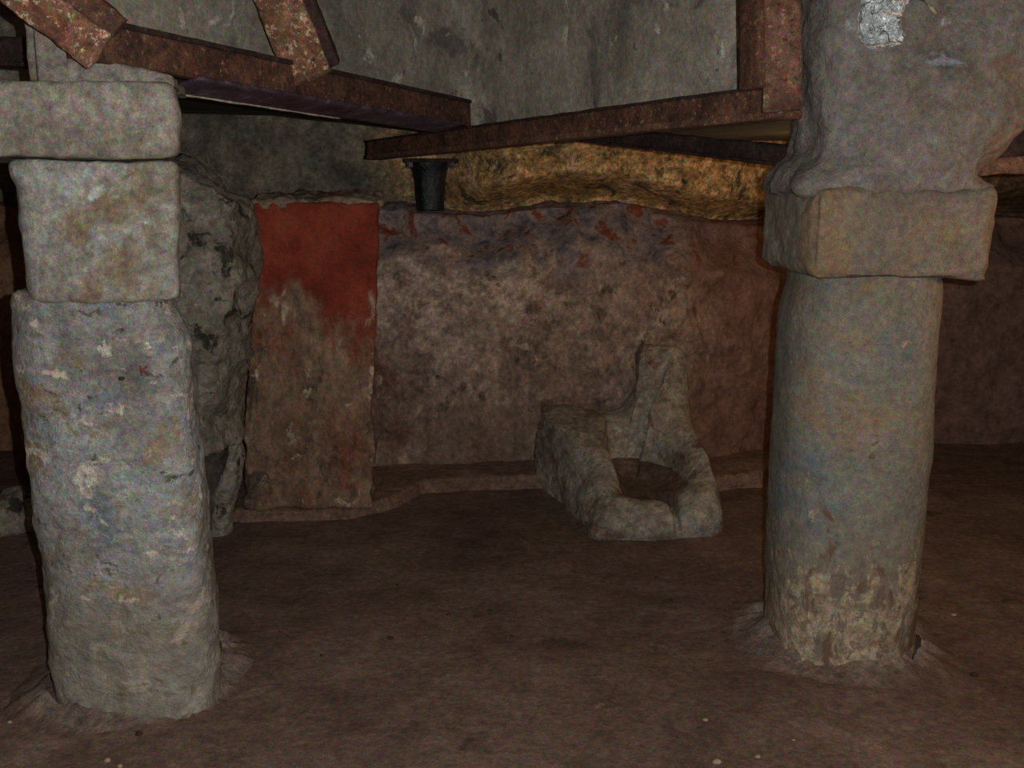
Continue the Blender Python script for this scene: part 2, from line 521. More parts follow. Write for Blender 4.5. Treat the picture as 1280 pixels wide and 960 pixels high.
def loft(rows, dc, hy, nexp=3.0, nz=60, nphi=72, amp=0.012, f=4.0, seed=0.0, fine=0.004, ztop=None, zbot=None, rot=0.0, skew=0.0, cap=True):
    """upright stone body whose outline is rows of (py, left px, right px), read at depth dc; hy is its half depth"""
    tab = []
    for py, l, r in rows:
        a, b = P(l, py, dc), P(r, py, dc)
        tab.append((a.z, a.x, b.x))
    tab.sort()
    if zbot is not None:
        t0 = tab[0]
        tab.insert(0, (zbot, t0[1], t0[2])) if zbot < t0[0] else None
    z0 = tab[0][0] if zbot is None else zbot
    z1 = tab[-1][0] if ztop is None else ztop

    def unit(u):
        k = (u * 4) % 4
        q = int(k)
        w_ = (k - q) * 2 - 1
        x_, y_ = ((1, w_), (-w_, 1), (-1, -w_), (w_, -1))[q]
        r_ = (abs(x_) ** nexp + abs(y_) ** nexp) ** (-1.0 / nexp)
        ca, sa = x_ * r_, y_ * r_
        return (ca * math.cos(rot) - sa * math.sin(rot), ca * math.sin(rot) + sa * math.cos(rot))
    us = [unit(i / nphi) for i in range(nphi)]
    lt = sorted((py, l, r) for py, l, r in rows)

    def pix(p):
        q = p - CAM
        yc = q.y * math.sin(TH) + q.z * math.cos(TH)
        zc = q.y * math.cos(TH) - q.z * math.sin(TH)
        return 640 + F * q.x / zc, 480 - F * yc / zc
    # settle the outline: what is seen at each height spans the measured left and right edges
    heights = sorted(set([t_[0] for t_ in tab] + [lerp(z0, z1, i / 10) for i in range(11)]))
    fit = []
    for zz in heights:
        xl, xr = interp(tab, zz)
        for _ in range(6):
            cx, hx = (xl + xr) / 2, (xr - xl) / 2
            pp = [pix(Vector((cx + hx * a + skew * hy * b, dc + hy * b, zz))) for a, b in us]
            lo, hi = min(pp), max(pp)
            tl, tr = interp(lt, lo[1])[0], interp(lt, hi[1])[1]
            xl += (tl - lo[0]) / F * dc
            xr += (tr - hi[0]) / F * dc
            if xr - xl < 0.06:
                m_ = (xl + xr) / 2
                xl, xr = m_ - 0.03, m_ + 0.03
        fit.append((zz, xl, xr))
    tab = fit

    def fn(u, v):
        zz = lerp(z0, z1, v)
        xl, xr = interp(tab, zz)
        cx, hx = (xl + xr) / 2, (xr - xl) / 2
        return Vector((cx + hx * u[0] + skew * hy * u[1], dc + hy * u[1], zz))
    bm = bmesh.new()
    rings = []
    edge = 0.02
    vs = [0.0, 0.006] + [lerp(0.02, 0.98, j / nz) for j in range(nz + 1)] + [0.994, 1.0]
    for v in vs:
        sh = 1.0
        dz = min(v, 1 - v) * (z1 - z0)
        if dz < edge and cap:
            sh = 1.0 - 0.06 * (1 - math.sqrt(max(0.0, 1 - (1 - dz / edge) ** 2)))
        ring = []
        zz = lerp(z0, z1, v)
        xl, xr = interp(tab, zz)
        c = Vector(((xl + xr) / 2, dc, zz))
        for u in us:
            p = fn(u, v)
            ring.append(bm.verts.new(c + (p - c) * sh))
        rings.append(ring)
    for r0, r1 in zip(rings, rings[1:]):
        for i in range(nphi):
            bm.faces.new((r0[i], r0[(i + 1) % nphi], r1[(i + 1) % nphi], r1[i]))
    for ring in (rings[0], rings[-1]):
        prev = ring
        c = sum((v.co for v in ring), Vector()) / nphi
        for k in (0.66, 0.33):
            nr = [bm.verts.new(c + (v.co - c) * k) for v in ring]
            for i in range(nphi):
                bm.faces.new((prev[i], prev[(i + 1) % nphi], nr[(i + 1) % nphi], nr[i]))
            prev = nr
        cv = bm.verts.new(c)
        for i in range(nphi):
            bm.faces.new((prev[i], prev[(i + 1) % nphi], cv))
    bmesh.ops.recalc_face_normals(bm, faces=bm.faces)
    roughen(bm, amp, f, 5, seed, fine, 16.0)
    return bm


def tube(pts, r, n=8, taper=None):
    bm = bmesh.new()
    rings = []
    for i, p in enumerate(pts):
        d = (pts[min(i + 1, len(pts) - 1)] - pts[max(i - 1, 0)]).normalized()
        a = d.orthogonal().normalized()
        b = d.cross(a)
        rr = r if taper is None else taper[i]
        rings.append([bm.verts.new(p + (a * math.cos(t * 2 * math.pi / n) + b * math.sin(t * 2 * math.pi / n)) * rr) for t in range(n)])
    for r0, r1 in zip(rings, rings[1:]):
        for i in range(n):
            bm.faces.new((r0[i], r0[(i + 1) % n], r1[(i + 1) % n], r1[i]))
    bm.faces.new(rings[0])
    bm.faces.new(rings[-1])
    return bm


def hit(o, px, py, back=0.0):
    """point and normal where the line of sight through (px, py) meets object o"""
    deps = bpy.context.evaluated_depsgraph_get()
    deps.update()
    me = o.data
    mw = Matrix.Translation(o.location + (o.parent.location if o.parent else Vector()))
    bvh = BVHTree.FromPolygons([mw @ v.co for v in me.vertices], [tuple(p.vertices) for p in me.polygons])
    d = (P(px, py, 3.0) - CAM).normalized()
    loc, nor, _, _ = bvh.ray_cast(CAM, d)
    if nor.dot(d) > 0:
        nor = -nor
    return loc, nor


# ------------------------------------------------------------------ the setting
def floor_z(x, y):
    zz = 0.012 * fbm((x, y, 0), 0.9, 4, 2) + 0.006 * fbm((x, y, 0), 5.0, 4, 6)
    return zz


bm, _ = grid_surface(lambda u, v: Vector((lerp(-4.2, 4.2, u), lerp(-1.6, 8.0, v), floor_z(lerp(-4.2, 4.2, u), lerp(-1.6, 8.0, v)))), 260, 300)
struct('floor', bm, M['floor'])

# lower back wall: depth profile along x and z, broken sloping top edge
wall_rows = [(-4.2, 5.7), (-2.75, 5.7), (-2.35, 5.5), (-1.95, 5.1), (-1.4, 5.1), (-0.62, 5.18), (0.0, 5.22), (0.9, 5.24), (1.3, 5.45), (1.75, 5.75), (2.2, 5.9), (4.2, 5.9)]


def wall_depth(x):
    return interp(wall_rows, x)[0]


def ledge_z(x):
    return interp([(-4.2, 1.43), (-0.68, 1.445), (-0.17, 1.39), (0.21, 1.445), (0.68, 1.445), (0.97, 1.36), (1.3, 1.34), (4.2, 1.40)], x)[0] + 0.02 * fbm((x, 0, 0), 4.5, 4, 3)


def wall_low(u, v):
    x = lerp(-4.2, 4.2, u)
    d = wall_depth(x)
    top = ledge_z(x)
    if v < 0.8:
        k = v / 0.8
        zz = k * top
        brk = 0.80 + 0.05 * fbm((x, 0, 4), 2.2, 4, 6) + 0.03 * smooth(-0.6, 0.2, x)
        lean = 0.20 * smooth(brk - 0.03, brk + 0.17, k) + 0.03 * k
        y = d + lean - 0.09
        y += 0.045 * fbm((x, 0, zz), 1.6, 5, 1) + 0.022 * fbm((x, 0.3, zz), 6.0, 5, 5)
        y += (0.075 * fbm((x, 0.6, zz), 5.0, 6, 8)) * smooth(0.72, 0.85, k) + 0.012 * fbm((x, 0.9, zz), 14.0, 4, 3)
        # an undercut below the broken band
        return Vector((x, y, zz - 0.03))
    k = (v - 0.8) / 0.2
    y = d + 0.14 + 0.30 * k
    return Vector((x, y + 0.03 * fbm((x, 0, 2), 3, 4, 1), top - 0.03 + 0.02 * math.sin(k * math.pi) + 0.018 * fbm((x, k, 3), 5, 4, 2)))


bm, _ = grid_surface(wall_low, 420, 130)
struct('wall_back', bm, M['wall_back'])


def wall_up(u, v):
    x = lerp(-4.2, 4.2, u)
    d = wall_depth(x)
    zz = lerp(1.28, 2.1, v)
    lo_ = ledge_z(x) - 1.42 + 0.03 * fbm((x, 7, 0), 2.0, 3, 2)
    bulge = 0.28 * smooth(1.40 + lo_, 1.56 + lo_, zz) + 0.10 * smooth(1.6, 1.9, zz) - 0.06
    bulge = lerp(-0.12, bulge, smooth(-0.5, 0.0, x))
    y = d + 0.30 - bulge * 1.3 + 0.05 * fbm((x, 1, zz), 1.8, 5, 4) + 0.02 * fbm((x, 1, zz), 7.0, 4, 7)
    return Vector((x, y, zz))


bm, _ = grid_surface(wall_up, 420, 60)
struct('wall_rear', bm, M['upper'])


# low stone step at the foot of the back wall
def step_front(x):
    return interp([(-1.75, 4.36), (-0.75, 4.42), (-0.55, 4.62), (-0.45, 4.84), (0.2, 4.92), (0.9, 4.85), (1.3, 4.95), (1.6, 5.6)], x)[0] + 0.025 * fbm((x, 0, 0), 3, 4, 9)


def step_top(x):
    return 0.055 + 0.02 * smooth(-0.7, -0.3, x) + 0.01 * fbm((x, 3, 0), 3, 4, 9)


def step_fn(u, v):
    x = lerp(-1.8, 1.6, u)
    f0 = step_front(x)
    h = step_top(x)
    if v < 0.3:
        k = v / 0.3
        return Vector((x, f0 + 0.015 * k + 0.01 * fbm((x, 0, k), 6, 3, 3), -0.03 + (h + 0.03) * k * 0.9))
    if v < 0.42:
        k = (v - 0.3) / 0.12
        return Vector((x, f0 + 0.015 + 0.03 * k, (h + 0.03) * 0.9 - 0.03 + (h - ((h + 0.03) * 0.9 - 0.03)) * math.sin(k * math.pi / 2)))
    k = (v - 0.42) / 0.58
    y = lerp(f0 + 0.045, wall_depth(x) + 0.05, k)
    return Vector((x, y, h + 0.02 * k + 0.006 * fbm((x, y, 0), 7, 4, 2)))


bm, _ = grid_surface(step_fn, 240, 36)
struct('trim_1', bm, M['mortar'] if False else stone_mat('worn_step_plaster', [s(96, 72, 60), s(118, 92, 78), s(134, 108, 92)], 2.6, bump=0.8))

# modern concrete above: its face follows the beams to a corner at the back; flat soffit behind it
face_pts = [(-300, 4.7, 1.92), (66, 4.6, 1.92), (80, 2.97, 1.90), (585, 4.45, 1.785), (925, 3.30, 1.75), (1000, 3.32, 1.75), (1500, 3.5, 1.78)]
face = []
for px, d, z0 in face_pts:
    pp = P(px, 150, d)
    face.append(Vector((pp.x, d, z0)))
fl_ = [0.0]
for a, b in zip(face, face[1:]):
    fl_.append(fl_[-1] + (Vector((b.x, b.y)) - Vector((a.x, a.y))).length)
frows = [(l, p.x, p.y, p.z) for l, p in zip(fl_, face)]


def conc_fn(u, v):
    x, y, z0 = interp(frows, u * fl_[-1])
    # soften the corner
    x2, y2, _ = interp(frows, max(0, u * fl_[-1] - 0.10))
    x3, y3, _ = interp(frows, min(fl_[-1], u * fl_[-1] + 0.10))
    x, y = (x * 2 + x2 + x3) / 4, (y * 2 + y2 + y3) / 4
    if v < 0.45:
        k = v / 0.45
        yy = lerp(8.0, y + 0.02, k)
        return Vector((x, yy, z0 + 0.012 * fbm((x, yy, 0), 1.2, 4, 4)))
    k = (v - 0.45) / 0.55
    zz = lerp(z0, 2.7, k)
    yy = y - 0.10 * k
    r = 0.016 * fbm((x, yy, zz), 1.5, 5, 6) + 0.006 * fbm((x, yy, zz), 7, 4, 2)
    return Vector((x, yy + r, zz))


bm, _ = grid_surface(lambda u, v: conc_fn(u, lerp(0.451, 1.0, v)), 260, 60)
struct('wall_front', bm, M['concrete'])
bm, _ = grid_surface(lambda u, v: conc_fn(u, lerp(0.0, 0.45, v)), 260, 40)
struct('ceiling', bm, stone_mat('darkened_concrete', [s(66, 62, 56), s(84, 80, 72), s(98, 94, 86)], 2.0, bump=0.4))  # underside coloured darker to hold back the lamp's warm light on it
# rest of the room shell
bm, _ = grid_surface(lambda u, v: Vector((lerp(-4.2, 4.2, u), lerp(-1.6, 5.0, v), 2.62 + 0.03 * fbm((u * 8, v * 6, 0), 0.8, 4, 3))), 60, 60)
struct('ceiling', bm, M['soffit'])
for nm, xx in (('wall_left', -4.1), ('wall_right', 4.1)):
    bm, _ = grid_surface(lambda u, v: Vector((xx + 0.06 * fbm((0, u * 9, v * 3), 1.2, 4, 5), lerp(-1.6, 8.0, u), lerp(-0.05, 2.75, v))), 90, 30)
    struct(nm, bm, M['wall_back'])

# ------------------------------------------------------------------ left pillar
base = on_floor(172, 850)
base.z = 0
LP = thing('stone_pillar', (base.x, 2.93, 0), 'pale grey weathered stone pillar standing nearer on the left, small K painted on its shaft', 'pillar')
rows = [(372, 17, 214), (384, 18, 222), (405, 17, 237), (450, 19, 243), (520, 26, 249), (600, 37, 258), (700, 50, 266), (800, 60, 272), (850, 68, 276), (900, 74, 279)]
zt = P(100, 372, 2.66).z
bm = loft(rows, 2.93, 0.265, 3.8, 90, 120, 0.013, 3.4, 1.0, 0.007, skew=-0.30, ztop=zt, zbot=-0.03)
shaft = link_mesh('shaft', bm, M['shaft_l'], LP)
rows = [(200, 10, 224), (214, 12, 225), (232, 22, 225), (262, 24, 225), (275, 23, 226), (300, 29, 226), (345, 36, 227), (372, 38, 228)]
zb = zt - 0.012
zt2 = P(100, 200, 2.66).z
bm = loft(rows, 2.91, 0.25, 11.0, 50, 120, 0.010, 4.0, 2.0, 0.005, skew=-0.42, ztop=zt2, zbot=zb)
link_mesh('upper_block', bm, M['block_l'], LP)
rows = [(98, -95, 214), (112, -95, 217), (140, -95, 225), (185, -95, 226), (200, -95, 224)]
zt3 = P(100, 100, 2.66).z
bm = loft(rows, 2.91, 0.262, 11.0, 36, 120, 0.010, 3.5, 3.0, 0.005, skew=-0.42, ztop=zt3, zbot=zt2 + 0.004)
link_mesh('capital_slab', bm, M['slab_l'], LP)
# wedge of masonry packed between the capital slab and the beam
wl, wr = P(45, 100, 2.70).x, P(215, 100, 2.70).x


def course_c(u, v, k):
    top = interp([(0, 1.965), (0.28, 1.888), (0.5, 1.862), (1.0, P(219, 97, 2.70).z)], u)[0]
    return Vector((lerp(wl, wr, u) - 0.09 * v * u, 2.70 + 0.4 * v, lerp(zt3 - 0.01, top, k)))


bm = box_pts(course_c, 40, 20, 12, 0.012, (0.2, 0.2, 0.05))
roughen(bm, 0.010, 5, 5, 3, 0.005, 16)
link_mesh('wedge_masonry', bm, M['masonry_l'], LP)
rows = [(-60, 44, 92), (5, 45, 94), (42, 46, 98), (60, 45, 104), (105, 45, 108)]
bm = loft(rows, 2.92, 0.16, 5.0, 40, 70, 0.012, 4.0, 4.0, 0.006, ztop=2.3, zbot=zt3 + 0.01)
link_mesh('impost_masonry', bm, M['masonry_l'], LP)


def collar(cx, cy, rx, ry, h, seed, w=0.10):
    """lumpy fillet of mortar round a pillar foot"""
    def fn(u, v):
        a = u * 2 * math.pi
        k = v
        ww = w * (1 + 0.45 * fbm((math.cos(a), math.sin(a), 0), 1.4, 4, seed))
        hh = h * (1 + 0.8 * fbm((math.cos(a), math.sin(a), 1), 2.2, 4, seed))
        rr = -0.02 + (ww + 0.02) * k
        zz = hh * (1 - k) ** 1.7 - 0.022 * k
        e = 2 / 3.2
        ca, sa = math.cos(a), math.sin(a)
        rr += 0.012 * fbm((ca * 2, sa * 2, k), 3, 4, seed)
        return Vector((cx + (rx + rr) * math.copysign(abs(ca) ** e, ca), cy + (ry + rr) * math.copysign(abs(sa) ** e, sa), zz + 0.006 * fbm((ca * 3, sa * 3, k * 3), 3, 4, seed)))
    bm, _ = grid_surface(fn, 140, 14, close_u=True)
    return bm


a, b = P(73, 880, 2.93), P(278, 880, 2.93)
link_mesh('mortar_collar', collar((a.x + b.x) / 2, 2.93, (b.x - a.x) / 2, 0.265, 0.05, 3.0, 0.16), M['collar_l'], LP, True, LP.location)


def strokes_on(o, segs, r):
    bm = bmesh.new()
    for (x0, y0), (x1, y1) in segs:
        pts = []
        for i in range(7):
            k = i / 6
            l, n = hit(o, lerp(x0, x1, k), lerp(y0, y1, k))
            pts.append(l - n * r * 0.25)
        b2 = tube(pts, r, 6)
        me = bpy.data.meshes.new('tmp')
        b2.to_mesh(me)
        b2.free()
        bm.from_mesh(me)
        bpy.data.meshes.remove(me)
    return bm


o = link_mesh('painted_letter', strokes_on(shaft, [((175, 457), (177, 470)), ((184, 458), (177, 463)), ((177, 463), (186, 470))], 0.0030), M['mark'], LP)
o['label'] = 'small dark red letter K painted on the shaft'


def disc_on(o, px, py, rx, ry, t=0.003):
    bm = bmesh.new()
    l, n = hit(o, px, py)
    sx = Vector((0, 0, 1)).cross(n).normalized()
    sy = n.cross(sx)
    ring, ring2 = [], []
    for i in range(14):
        a = i / 14 * 2 * math.pi
        rr = 1 + 0.25 * fbm((math.cos(a), math.sin(a), px), 1.5, 3)
        p = l + sx * (rx * rr * math.cos(a)) + sy * (ry * rr * math.sin(a))
        ring.append(bm.verts.new(p - n * 0.01))
        ring2.append(bm.verts.new(l + (p - l) * 0.8 + n * t))
    for i in range(14):
        bm.faces.new((ring[i], ring[(i + 1) % 14], ring2[(i + 1) % 14], ring2[i]))
    bm.faces.new(ring2)
    return bm


o = link_mesh('painted_pit', disc_on(shaft, 152, 473, 0.011, 0.007), M['pit_shade'], LP)  # raised dark disc, a pit's shade painted on the shaft
o['label'] = 'small dark disc beside the letter, coloured as a pit in shade'

# ------------------------------------------------------------------ right pillar
base = on_floor(1050, 815)
RP = thing('stone_pillar', (base.x, 3.2, 0), 'smoother grey-brown round stone pillar on the right, under an oblong capital block', 'pillar')
rows = [(342, 984, 1174), (352, 984, 1177), (380, 974, 1177), (400, 971, 1176), (480, 967, 1171), (600, 961, 1161), (700, 957, 1153), (800, 953, 1145), (850, 951, 1140)]
zt = P(1080, 348, 2.96).z
bm = loft(rows, 3.2, 0.25, 2.7, 80, 100, 0.008, 3.0, 5.0, 0.003, ztop=zt + 0.02, zbot=-0.03)
rshaft = link_mesh('shaft', bm, M['shaft_r'], RP)
# capital: oblong block turned so that its left end shows
zc0, zc1 = P(1100, 349, 2.9).z, P(1100, 236, 2.9).z
fl0, fr0 = P(1018, 300, 2.88), P(1241, 300, 2.92)
bl0, br0 = P(949, 300, 3.36), P(1232, 300, 3.42)


def cap_c(u, v, k):
    a = fl0.lerp(fr0, u)
    b = bl0.lerp(br0, u)
    p = a.lerp(b, v)
    p.z = lerp(zc0, zc1, k) + 0.02 * (u - .3) * (k - .5)
    return p


bm = box_pts(cap_c, 60, 40, 34, 0.035, ((fr0 - fl0).length / 2, 0.24, (zc1 - zc0) / 2))
roughen(bm, 0.012, 4, 5, 7, 0.005, 15)
link_mesh('capital_block', bm, M['capital_r'], RP)
rows = [(-70, 985, 1360), (60, 985, 1345), (110, 985, 1325), (150, 987, 1288), (190, 990, 1246), (206, 982, 1226), (222, 962, 1222), (232, 955, 1243), (246, 952, 1243)]
bm = loft(rows, 3.16, 0.26, 5.0, 80, 130, 0.028, 5.0, 9.0, 0.010, ztop=2.66, zbot=zc1 - 0.015)
rmass = link_mesh('impost_masonry', bm, M['mass_r'], RP)
rmass['label'] = 'flaring grey rubble masonry above the capital block'
a, b = P(952, 835, 3.2), P(1141, 835, 3.2)
link_mesh('mortar_collar', collar((a.x + b.x) / 2, 3.2, (b.x - a.x) / 2, 0.25, 0.045, 8.0, 0.18), M['collar_r'], RP, True, RP.location)
o = link_mesh('plaster_patch', disc_on(rshaft, 1093, 548, 0.016, 0.03, 0.002), M['mortar'], RP)
o['label'] = 'small pale plaster patch on the shaft'
o = link_mesh('plaster_patch', disc_on(rshaft, 1090, 570, 0.012, 0.012, 0.002), M['mortar'], RP)
o['label'] = 'tiny pale plaster patch under the larger one'

# ------------------------------------------------------------------ painted pilaster
pil_d = 4.45
p0 = P(312, 660, pil_d)
PIL = thing('plaster_pilaster', (P(392, 600, pil_d).x, pil_d + 0.2, 0.08), 'flat plastered pilaster painted bright red at the top, against the back wall', 'pilaster')


def pil_c(u, v, k):
    tt = [(1.0, 314, 475), (0.9, 318, 473), (0.7, 316, 472), (0.5, 310, 470), (0.3, 306, 468), (0.0, 302, 472)]
    l, r = interp(sorted(tt), k)
    zz = lerp(0.05, P(390, 252, pil_d).z, k)
    xl, xr = P(l, 400, pil_d).x, P(r, 400, pil_d).x
    # read at the height of this row
    sc = ((CAM - Vector((0, pil_d, zz))).length) / 4.55
    q = lerp(xl, xr, u) * 1.0
    pyk = 1.0
    # depth along the view axis changes with height
    ax = pil_d * math.cos(TH) - (zz - CAM.z) * math.sin(TH)
    xl, xr = (l - 640) / F * ax, (r - 640) / F * ax
    q = lerp(xl + 0.02 * v, xr - 0.10 * v, u)
    return Vector((q * 1.0, pil_d + 0.06 * (1 - k) * 0 + v * 0.42, zz))


bm = box_pts(pil_c, 50, 14, 90, 0.02, (0.29, 0.22, 0.7))
roughen(bm, 0.010, 4, 5, 3, 0.005, 16)
for v in bm.verts:
    lo_ = 1 - smooth(0.15, 0.95, v.co.z)
    v.co.x += lo_ * (0.030 * fbm(v.co, 6, 4, 12)) + 0.006 * fbm(v.co, 9, 3, 2)
for v in bm.verts:
    fz = 1 - smooth(0.05, 0.26, v.co.z)
    v.co.y -= fz * 0.05 * (0.5 + 1.2 * fbm((v.co.x, 0, 0), 7, 4, 2)) if v.co.y < pil_d + 0.1 else 0.0
# wear: the lower front is eaten back
for v in bm.verts:
    k = 1 - smooth(0.25, 0.6, v.co.z)
    v.co.y += k * (0.05 * (fbm(v.co, 5, 5, 6) + 0.1) + 0.016 * fbm(v.co, 14, 4, 2)) * smooth(0, 0.1, v.co.z - 0.05)
link_mesh('shaft', bm, M['pilaster'], PIL)
ztop = P(390, 252, pil_d).z


def ptop_c(u, v, k):
    ax = pil_d * math.cos(TH) - (ztop - CAM.z) * math.sin(TH)
    x = lerp((311 - 640) / F * ax, (477 - 640) / F * ax - 0.06 * v, u)
    return Vector((x, pil_d + 0.012 + v * 0.42, ztop - 0.03 + k * (0.055 + 0.02 * u + 0.025 * fbm((x * 6, 0, 0), 1.0, 4, 3)) * (1 - 0.35 * (1 - v) ** 2)))


bm = box_pts(ptop_c, 50, 24, 8, 0.02, (0.3, 0.25, 0.035))
roughen(bm, 0.022, 9, 5, 5, 0.008, 22)
link_mesh('crumbled_top', bm, M['pil_top'], PIL)

# ------------------------------------------------------------------ rubble pier between pillar and pilaster
rd = 4.25
RB = thing('rubble_pier', (P(270, 640, rd).x, rd, 0), 'rough grey rubble pier stump between the left pillar and the red pilaster', 'pier')
rows = [(194, 150, 226), (205, 150, 246), (222, 150, 270), (240, 150, 292), (252, 150, 308), (290, 150, 320), (330, 150, 332), (352, 150, 328), (375, 150, 316), (430, 150, 310), (500, 150, 308), (535, 160, 303), (548, 170, 290)]
bm = loft(rows, rd, 0.26, 4.0, 90, 110, 0.055, 3.6, 6.0, 0.018, cap=False)
link_mesh('upper_rubble', bm, M['rubble'], RB)
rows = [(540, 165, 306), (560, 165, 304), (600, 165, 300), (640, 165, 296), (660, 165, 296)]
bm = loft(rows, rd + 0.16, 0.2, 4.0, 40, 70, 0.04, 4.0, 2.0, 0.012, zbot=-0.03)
link_mesh('recessed_footing', bm, stone_mat('shaded_rubble', [s(62, 56, 50), s(86, 78, 70), s(104, 96, 86)], 4, bump=1.0), RB)  # darker copy of the rubble, the recess's shade put into its colour
rows = [(553, 286, 304), (575, 283, 304), (610, 268, 298), (636, 262, 292), (650, 260, 290)]
bm = loft(rows, rd + 0.02, 0.07, 2.6, 30, 40, 0.02, 5.0, 5.0, 0.010, zbot=-0.02)
link_mesh('leaning_fragment', bm, M['rubble'], RB)

# ------------------------------------------------------------------ stone trough
TB = thing('stone_trough', (P(785, 640, 4.6).x, 4.55, 0), 'broken open stone trough with one tall upright end on the floor by the back wall', 'trough')
# stations round the rim: outer foot, outer rim, inner rim, inner floor
st = [
    ((744, 670, 4.20), (751, 640, 4.22), (778, 622, 4.34), (790, 640, 4.42)),
    ((790, 677, 4.16), (800, 640, 4.19), (798, 626, 4.30), (800, 641, 4.42)),
    ((838, 670, 4.17), (838, 638, 4.20), (822, 624, 4.31), (815, 640, 4.42)),
    ((846, 667, 4.18), (845, 655, 4.22), (838, 640, 4.32), (822, 641, 4.42)),
    ((854, 668, 4.19), (854, 632, 4.22), (846, 618, 4.33), (828, 638, 4.43)),
    ((896, 664, 4.22), (893, 615, 4.26), (860, 605, 4.38), (835, 634, 4.48)),
    ((897, 648, 4.36), (889, 582, 4.44), (856, 596, 4.52), (835, 622, 4.62)),
    ((893, 628, 4.58), (874, 548, 4.66), (838, 573, 4.70), (822, 608, 4.74)),
    ((885, 610, 4.82), (857, 520, 4.84), (818, 545, 4.82), (806, 598, 4.82)),
    ((870, 600, 4.96), (855, 478, 4.93), (812, 520, 4.84), (798, 594, 4.85)),
    ((858, 594, 5.02), (856, 438, 4.99), (838, 447, 4.91), (792, 592, 4.88)),
    ((840, 592, 5.06), (830, 427, 5.03), (815, 445, 4.93), (786, 592, 4.89)),
    ((815, 592, 5.06), (797, 433, 5.04), (801, 452, 4.95), (780, 592, 4.89)),
    ((795, 592, 5.06), (795, 474, 5.04), (797, 494, 4.92), (774, 592, 4.89)),
    ((772, 590, 5.08), (776, 506, 5.04), (783, 520, 4.93), (769, 592, 4.88)),
    ((740, 586, 5.08), (748, 516, 5.05), (760, 527, 4.92), (764, 596, 4.84)),
    ((706, 582, 5.08), (708, 506, 5.05), (756, 530, 4.86), (764, 600, 4.80)),
    ((684, 576, 5.06), (683, 509, 5.00), (755, 534, 4.80), (766, 606, 4.74)),
    ((674, 582, 4.98), (678, 522, 4.90), (755, 542, 4.74), (768, 612, 4.66)),
    ((688, 602, 4.80), (706, 540, 4.74), (758, 560, 4.62), (772, 622, 4.56)),
    ((714, 630, 4.56), (732, 576, 4.54), (768, 588, 4.46), (780, 632, 4.48)),
    ((734, 655, 4.32), (746, 616, 4.34), (776, 610, 4.40), (786, 637, 4.44)),
]
tb = []
for fo, ro, ri, ino in st:
    row = [P(*fo), P(*ro), P(*ri), P(*ino)]
    row[0].z = -0.02
    row[3].z = max(0.05, row[3].z * 0.3 + 0.05)
    tb.append(row)
NS = len(tb)


def cr(p0, p1, p2, p3, t):
    return 0.5 * ((2 * p1) + (p2 - p0) * t + (2 * p0 - 5 * p1 + 4 * p2 - p3) * t * t + (3 * p1 - p0 - 3 * p2 + p3) * t ** 3)


SUB = 8
full = []
for i in range(NS):
    for k in range(SUB):
        t_ = k / SUB
        full.append([cr(tb[i - 1][j], tb[i][j], tb[(i + 1) % NS][j], tb[(i + 2) % NS][j], t_) for j in range(4)])
NF = len(full)
cen = sum((r[3] for r in full), Vector()) / NF
cen.z = 0.05


def trough_fn(u, v):
    r = full[int(round(u * NF)) % NF]
    f0, r0, r1, f1 = r
    if v < 0.36:
        k = v / 0.36
        p = f0.lerp(r0, k)
        out = (f0 - cen)
        out.z = 0
        return p + out.normalized() * 0.03 * math.sin(k * math.pi)
    if v < 0.54:
        k = (v - 0.36) / 0.18
        p = r0.lerp(r1, k)
        p.z += 0.018 * math.sin(k * math.pi)
        return p
    if v < 0.84:
        k = (v - 0.54) / 0.3
        return r1.lerp(f1, k) + (f1 - cen).normalized() * 0.0
    k = (v - 0.84) / 0.16
    return f1.lerp(cen, k * 0.98)


bm, rows_ = grid_surface(trough_fn, NF, 50, close_u=True)
bmesh.ops.recalc_face_normals(bm, faces=bm.faces)
for _ in range(2):
    bmesh.ops.smooth_vert(bm, verts=[v for v in bm.verts if v.co.z > 0.0], factor=0.4, use_axis_x=True, use_axis_y=True, use_axis_z=True)
roughen(bm, 0.016, 5, 5, 11, 0.007, 15)
for v in bm.verts:
    n_ = v.normal
    if n_.x < -0.35 and v.co.x < cen.x - 0.1:
        v.co.x += 0.012 * noise.noise(Vector((v.co.y * 22, v.co.z * 3, 1.0))) + 0.006 * noise.noise(Vector((v.co.y * 50, v.co.z * 5, 3.0)))
link_mesh('basin_body', bm, M['tub'], TB)

def earth_fn(u, v):
    r = full[int(round(u * NF)) % NF]
    h_ = min(0.175, r[2].z - 0.012)
    k_ = max(0.03, min(0.95, (r[2].z - h_) / max(0.02, r[2].z - r[3].z)))
    a = r[2].lerp(r[3], k_)
    a = a + (a - cen) * 0.06
    p = a.lerp(cen, v * 0.98)
    p.z = lerp(h_, 0.10, smooth(0, 0.7, v)) + 0.008 * fbm(p, 9, 4, 2)
    return p


bm, _ = grid_surface(earth_fn, NF, 20, close_u=True)
e_ = link_mesh('earth_fill', bm, M['earth'], TB)
e_['label'] = 'dark brown earth lying in the hollow'

# ------------------------------------------------------------------ steel beams
GR = 'rusted steel beams under the ceiling'
